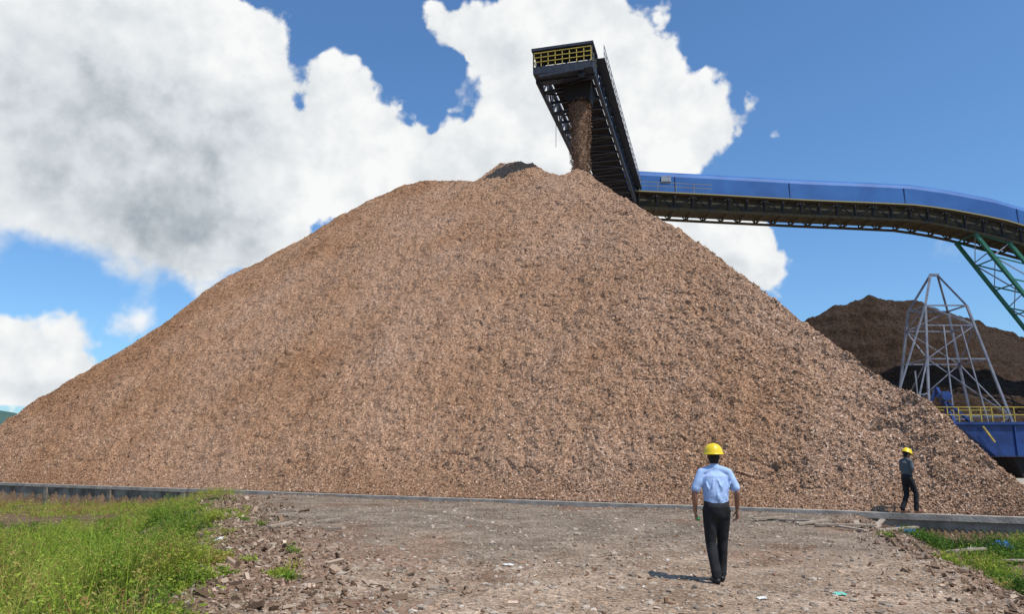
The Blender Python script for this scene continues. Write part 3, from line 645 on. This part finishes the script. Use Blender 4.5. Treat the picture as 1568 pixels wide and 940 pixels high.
# ------------------------------------------------------------------ litter and timber
mb=MB()
for (x,y,l,a,tl) in [(7.3,18.9,1.1,.5,.05),(7.8,18.2,1.3,-.4,.02),(8.2,18.5,.9,1.2,.12),(7.0,19.6,1.2,-.9,.04),(8.7,17.6,1.0,.2,.05),(7.6,17.4,.8,1.9,.03),(6.6,19.9,.9,.1,.05),(9.4,15.6,1.7,-.15,.03),(8.9,15.9,1.5,.1,.05),(8.9,18.9,.6,.8,.25),(-4.6,19.5,.6,.3,.1),(-5.3,17.8,.7,1.1,.05),(-3.9,17.2,.5,-.5,.08),(-6.2,21,.8,.2,.04)]:
    z=float(gz(np.array(x),np.array(y)))+.07; d=Vector((math.cos(a),math.sin(a),tl))*l/2
    mb.beam(Vector((x,y,z))-d,Vector((x,y,z))+d,random.uniform(.1,.2),.035)
mb.obj('scrap_timber',mat('weathered_timber',(.26,.20,.145),.85,col2=(.38,.31,.24),nscale=6,bump=(30,.4,.01)))
def crumple(name,x,y,r,m,hh=.5,seed=0):
    R=random.Random(seed); n=9; vs=[];fs=[]
    for i in range(n):
        for j in range(n):
            u,v_=i/(n-1)-.5,j/(n-1)-.5; px,py=x+u*2*r*(1+.3*R.uniform(-1,1)),y+v_*2*r*(1+.3*R.uniform(-1,1))
            vs.append((px,py,float(gz(np.array(px),np.array(py)))+.01+r*hh*R.random()*max(0,1-2.4*(u*u+v_*v_))))
    for i in range(n-1):
        for j in range(n-1): fs.append((i*n+j,(i+1)*n+j,(i+1)*n+j+1,i*n+j+1))
    q=MB(); q.add(vs,fs); return q.obj(name,m)
M_teal=mat('teal_plastic',(.18,.55,.45),.4); M_white=mat('white_plastic',(.6,.6,.57),.5); M_tarp=mat('blue_tarpaulin',(.03,.16,.5),.5)
crumple('plastic_bag',3.93,9.5,.06,M_teal,.5,1); crumple('plastic_bag.001',-.05,11.9,.08,M_white,.4,2); crumple('plastic_bag.002',10.3,17.5,.16,M_white,.8,3)
crumple('plastic_bag.003',2.9,9.2,.05,M_white,.3,6); crumple('plastic_bag.004',-5.6,15,.09,M_white,.5,8)
crumple('blue_tarpaulin',9.3,18.2,.28,M_tarp,.6,4); crumple('blue_tarpaulin.001',11.2,18.0,.3,M_tarp,.7,5)
q=MB(); q.beam((7.4,10.1,-.3),(7.35,10.1,.12),.09,.09); q.obj('wooden_stake',mat('stake_wood',(.4,.33,.24),.8))

# ------------------------------------------------------------------ people
M_skin=mat('skin',(.26,.13,.08),.55,col2=(.30,.155,.10),nscale=12)
M_hair=mat('hair',(.012,.01,.009),.6,bump=(90,.5,.01))
M_shirt1=mat('light_blue_shirt',(.30,.42,.66),.85,col2=(.36,.49,.74),nscale=4,bump=(6,.7,.05,1))
M_shirt2=mat('grey_tshirt',(.075,.09,.10),.9,col2=(.10,.115,.125),nscale=5,bump=(7,.6,.04,1))
M_trou=mat('black_trousers',(.012,.012,.014),.85,col2=(.02,.02,.023),nscale=5,bump=(6,.7,.05,1))
M_shoe=mat('black_shoe',(.012,.011,.01),.4); M_boot=mat('brown_boot',(.13,.055,.03),.6)
M_helm=mat('yellow_helmet',(.78,.56,.012),.35,col2=(.70,.50,.015),nscale=9,spec=.5); M_belt=mat('leather_belt',(.02,.016,.012),.5); M_eye=mat('eye_dark',(.02,.015,.012),.2)
M_bottle=mat('green_bottle',(.03,.20,.05),.25,spec=.5); M_phone=mat('phone',(.01,.01,.012),.25)
def remesh(o,vox,sm=3):
    r=o.modifiers.new('remesh','REMESH'); r.mode='VOXEL'; r.voxel_size=vox; r.use_smooth_shade=True
    s_=o.modifiers.new('smooth','SMOOTH'); s_.iterations=sm; s_.factor=.5
def hand(mb,wr,dirn,across,pn,thumb_sign,curl=.35):
    wr=Vector(wr);d=Vector(dirn).normalized();a=Vector(across).normalized();p=Vector(pn).normalized()
    for k in (-.026,-.009,.009,.026): mb.tube([wr-d*.01+a*k*.7,wr+d*.05+a*k,wr+d*.088+a*k],[.014,.015,.012],n=10)
    for k,l in ((.030,.070),(.010,.078),(-.010,.072),(-.029,.056)):
        b=wr+d*.085+a*k; pts=[b];ang=0
        for s_ in (.42,.32,.26):
            ang+=curl*1.1; pts.append(pts[-1]+(d*math.cos(ang)+p*math.sin(ang))*l*s_)
        mb.tube(pts,[.0092,.0088,.008,.0066],n=8)
    b=wr+d*.02+a*.026
    mb.tube([b,b+a*.026+d*.022+p*.012,b+a*.036+d*.048+p*.026,b+a*.034+d*.070+p*.036],[.013,.011,.0095,.007],n=8)
def person(name,loc,rotz,J,shirt,shoe,height_s=1.0):
    root=empty(name,loc,rotz); root.scale=(height_s,)*3
    b=MB()
    hc=Vector(J['head']); tilt=J.get('tilt',0)
    ct,st=math.cos(tilt),math.sin(tilt)
    def H(x,y,z): return hc+Vector((x,y*ct+z*st*1.0,-y*st+z*ct))
    b.tube([H(0,.010,-.105),H(0,.01,-.07),H(0,.0,-.02),H(0,-.005,.04),H(0,-.005,.09)],[(.040,.052),(.058,.075),(.070,.092),(.074,.094),(.052,.068)],n=20)
    b.tube([H(0,.088,.010),H(0,.106,-.028)],[.009,.014],n=10); b.tube([H(-.022,.086,-.064),H(.022,.086,-.064)],[.008,.008],n=8)
    b.tube([H(-.045,.078,.022),H(.045,.078,.022)],[.011,.011],n=8)
    for sx in(-1,1):
        b.tube([H(sx*.074,-.008,.012),H(sx*.077,-.012,-.028)],[(.008,.016),(.007,.011)],n=10)
    nk=Vector(J['neck']); b.tube([nk-Vector((0,.0,.05)),nk+Vector((0,0,.03)),H(0,-.01,-.07)],[.060,.053,.052],n=16)
    ch=Vector(J['chest']);wa=Vector(J['waist']);pe=Vector(J['pelvis'])
    b.tube([pe,wa,ch,nk-Vector((0,0,.07))],[(.135,.095),(.125,.088),(.155,.10),(.10,.07)],n=20)
    for s_ in 'lr':
        sh_,elb,wr=[Vector(J[k+s_]) for k in('sh','el','wr')]
        b.tube([sh_,sh_.lerp(elb,.5),elb],[.048,.043,.037],n=14); b.tube([elb,elb.lerp(wr,.3),wr],[.037,.038,.025],n=14)
        hd,ac,pn=J['hand'+s_]; hand(b,wr,hd,ac,pn,1,J.get('curl'+s_,.4))
        hp,kn,an=[Vector(J[k+s_]) for k in('hp','kn','an')]
        b.tube([hp,hp.lerp(kn,.5),kn],[.078,.068,.05],n=14); b.tube([kn,kn.lerp(an,.3),an],[.05,.052,.034],n=14)
    o=b.obj('body',M_skin,root,True); remesh(o,.0062,2)
    b=MB(); yo=J.get('belly',0)
    b.tube([wa-Vector((0,0,.10)),wa,ch-Vector((0,0,.05)),ch+Vector((0,0,.05)),nk-Vector((0,0,.06))],[(.155,.113+yo),(.162,.120+yo),(.176,.124),(.165,.110),(.080,.070)],n=24)
    shl,shr=Vector(J['shl']),Vector(J['shr']); mid=nk-Vector((0,0,.035))
    b.tube([shl+Vector((-.004,0,-.004)),shl.lerp(mid,.5)+Vector((0,0,.006)),mid,shr.lerp(mid,.5)+Vector((0,0,.006)),shr+Vector((.004,0,-.004))],[.056,.056,.058,.056,.056],n=16)
    b.tube([nk-Vector((0,.0,.03)),nk+Vector((0,.0,.005))],[.066,.060],n=16)
    for s_ in 'lr':
        sh_,elb=Vector(J['sh'+s_]),Vector(J['el'+s_]); b.tube([sh_,sh_.lerp(elb,.25),sh_.lerp(elb,.5),sh_.lerp(elb,.78)],[.056,.058,.060,.062],n=16)
        b.tube([sh_+Vector((0,0,-.05)),ch+Vector((sh_.x*.62,0,.0))],[.055,.06],n=12)
    R=random.Random(5)
    for k in range(J.get('folds',0)):
        a=R.uniform(-2.6,-.5); z0=R.uniform(-.08,.12); x0,y0=.160*math.cos(a),.128*math.sin(a); dx=R.uniform(-.05,.05)
        b.tube([wa+Vector((x0,y0,z0)),wa+Vector((x0*1.03+dx*.5,y0*1.03,z0+.04)),wa+Vector((x0+dx,y0,z0+.10))],[.010,.014,.009],n=8)
    o=b.obj('shirt',shirt,root,True); remesh(o,.008,2)
    b=MB(); b.tube([pe+Vector((0,-.005,-.055)),pe+Vector((0,-.008,.01)),pe+Vector((0,0,.06)),wa-Vector((0,0,.075))],[(.150,.118),(.165,.130),(.162,.122),(.154,.113)],n=24)
    for s_ in 'lr':
        hp,kn,an=[Vector(J[k+s_]) for k in('hp','kn','an')]
        b.tube([hp+Vector((0,0,.0)),hp.lerp(kn,.4),kn,kn.lerp(an,.5),an+Vector((0,0,.06)),an+Vector((0,0,.015))],[.097,.089,.071,.064,.064,.062],n=18)
    o=b.obj('trousers',M_trou,root,True); remesh(o,.010,2)
    b=MB(); q=wa-Vector((0,0,.088)); b.tube([q-Vector((0,0,.012)),q+Vector((0,0,.012))],[(.162,.122),(.162,.122)],n=28); b.obj('belt',M_belt,root,True)
    b=MB()
    for s_ in 'lr':
        an=Vector(J['an'+s_]); f=Vector(J['ft'+s_]).normalized(); sl_=an+Vector((0,0,-.045))
        b.tube([sl_-f*.045,sl_+f*.03,sl_+f*.12,sl_+f*.175],[(.036,.038),(.042,.040),(.046,.030),(.036,.022)],n=16); b.tube([an+Vector((0,0,.0)),sl_],[.045,.042],n=14)
    o=b.obj('shoes',shoe,root,True); remesh(o,.008,2)
    b=MB(); b.tube([H(0,-.03,-.055),H(0,-.028,.0),H(0,-.018,.05)],[(.060,.060),(.074,.078),(.076,.084)],n=20); b.obj('hair',M_hair,root,True)
    b=MB()
    for sx in(-1,1): b.tube([H(sx*.022,.086,.0),H(sx*.038,.081,.0)],[.0065,.0055],n=8)
    b.obj('eyes',M_eye,root,True)
    b=MB(); prof_=[(.0,.128),(.035,.126),(.065,.115),(.092,.093),(.110,.062),(.120,.030),(.124,.004),(.132,-.004),(.140,-.012),(.136,-.016)]
    n=32; vs=[]
    for r_,z in prof_:
        for k in range(n):
            th=2*math.pi*k/n; y=math.sin(th)*r_*1.12; x=math.cos(th)*r_
            if r_>.128 and math.sin(th)>0: y+= .030*math.sin(th)**3
            if r_>.128 and math.sin(th)<-.2: y+=.006
            rid=.006 if (abs(x)<.018 and z>.03) else 0
            vs.append(H(x,y-.008,z+.045+rid))
    fs=[(i*n+k,(i+1)*n+k,(i+1)*n+(k+1)%n,i*n+(k+1)%n) for i in range(len(prof_)-1) for k in range(n)]
    b.add(vs,fs); hh=b.obj('hard_hat',M_helm,root,True); so_=hh.modifiers.new('s','SOLIDIFY'); so_.thickness=.004
    return root
J1=dict(head=(0,.03,1.575),neck=(0,.0,1.455),chest=(0,0,1.28),waist=(0,0,1.08),pelvis=(0,0,.93),belly=.01,folds=12,
 shl=(-.172,0,1.375),ell=(-.275,-.02,1.12),wrl=(-.262,.06,.875),shr=(.172,0,1.375),elr=(.268,-.03,1.13),wrr=(.280,.07,.89),
 handl=((.05,.15,-1),(.1,1,.1),(1,0,0)),handr=((-.02,.15,-1),(-.1,1,.1),(-1,0,0)),curll=.95,curlr=.4,
 hpl=(-.085,0,.90),knl=(-.085,.04,.50),anl=(-.055,-.06,.085),hpr=(.085,0,.90),knr=(.080,.12,.50),anr=(.060,.16,.085),ftl=(-.15,1,0),ftr=(.15,1,0))
p1z=float(gz(np.array(2.74),np.array(10.32)))
w1=person('construction_worker',(2.72,10.32,p1z+.0),math.radians(-3),J1,M_shirt1,M_shoe,1.03)
b=MB(); b.tube([(-.235,.01,.785),(-.235,.07,.780),(-.236,.13,.775),(-.236,.16,.772),(-.236,.185,.77)],[.022,.024,.023,.013,.011],n=14); b.obj('drink_bottle',M_bottle,w1,True)
J2=dict(head=(0,.06,1.565),tilt=.42,neck=(0,.015,1.45),chest=(0,0,1.28),waist=(0,0,1.08),pelvis=(0,-.01,.93),
 shl=(-.175,0,1.375),ell=(-.21,.02,1.12),wrl=(-.075,.24,1.20),shr=(.175,0,1.375),elr=(.21,.02,1.12),wrr=(.075,.24,1.20),
 handl=((.35,1,.35),(-.3,.3,1),(1,0,-.2)),handr=((-.35,1,.35),(.3,.3,1),(-1,0,-.2)),curll=.6,curlr=.6,
 hpl=(-.085,-.01,.90),knl=(-.09,-.0,.49),anl=(-.09,-.16,.085),hpr=(.085,0,.90),knr=(.09,.15,.53),anr=(.09,.12,.085),ftl=(0,1,0),ftr=(0,1,0))
w2=person('construction_worker.001',(11.12,21.66,0.01),math.radians(-78),J2,M_shirt2,M_boot,1.03)
b=MB(); b.hexa([(-.035,.335,1.235),(.035,.335,1.235),(.035,.36,1.30),(-.035,.36,1.30),(-.035,.345,1.231),(.035,.345,1.231),(.035,.37,1.296),(-.035,.37,1.296)]); b.obj('phone',M_phone,w2)

# ------------------------------------------------------------------ view
scene.view_settings.view_transform='Standard'; scene.view_settings.look='None'; scene.view_settings.exposure=0; scene.view_settings.gamma=1
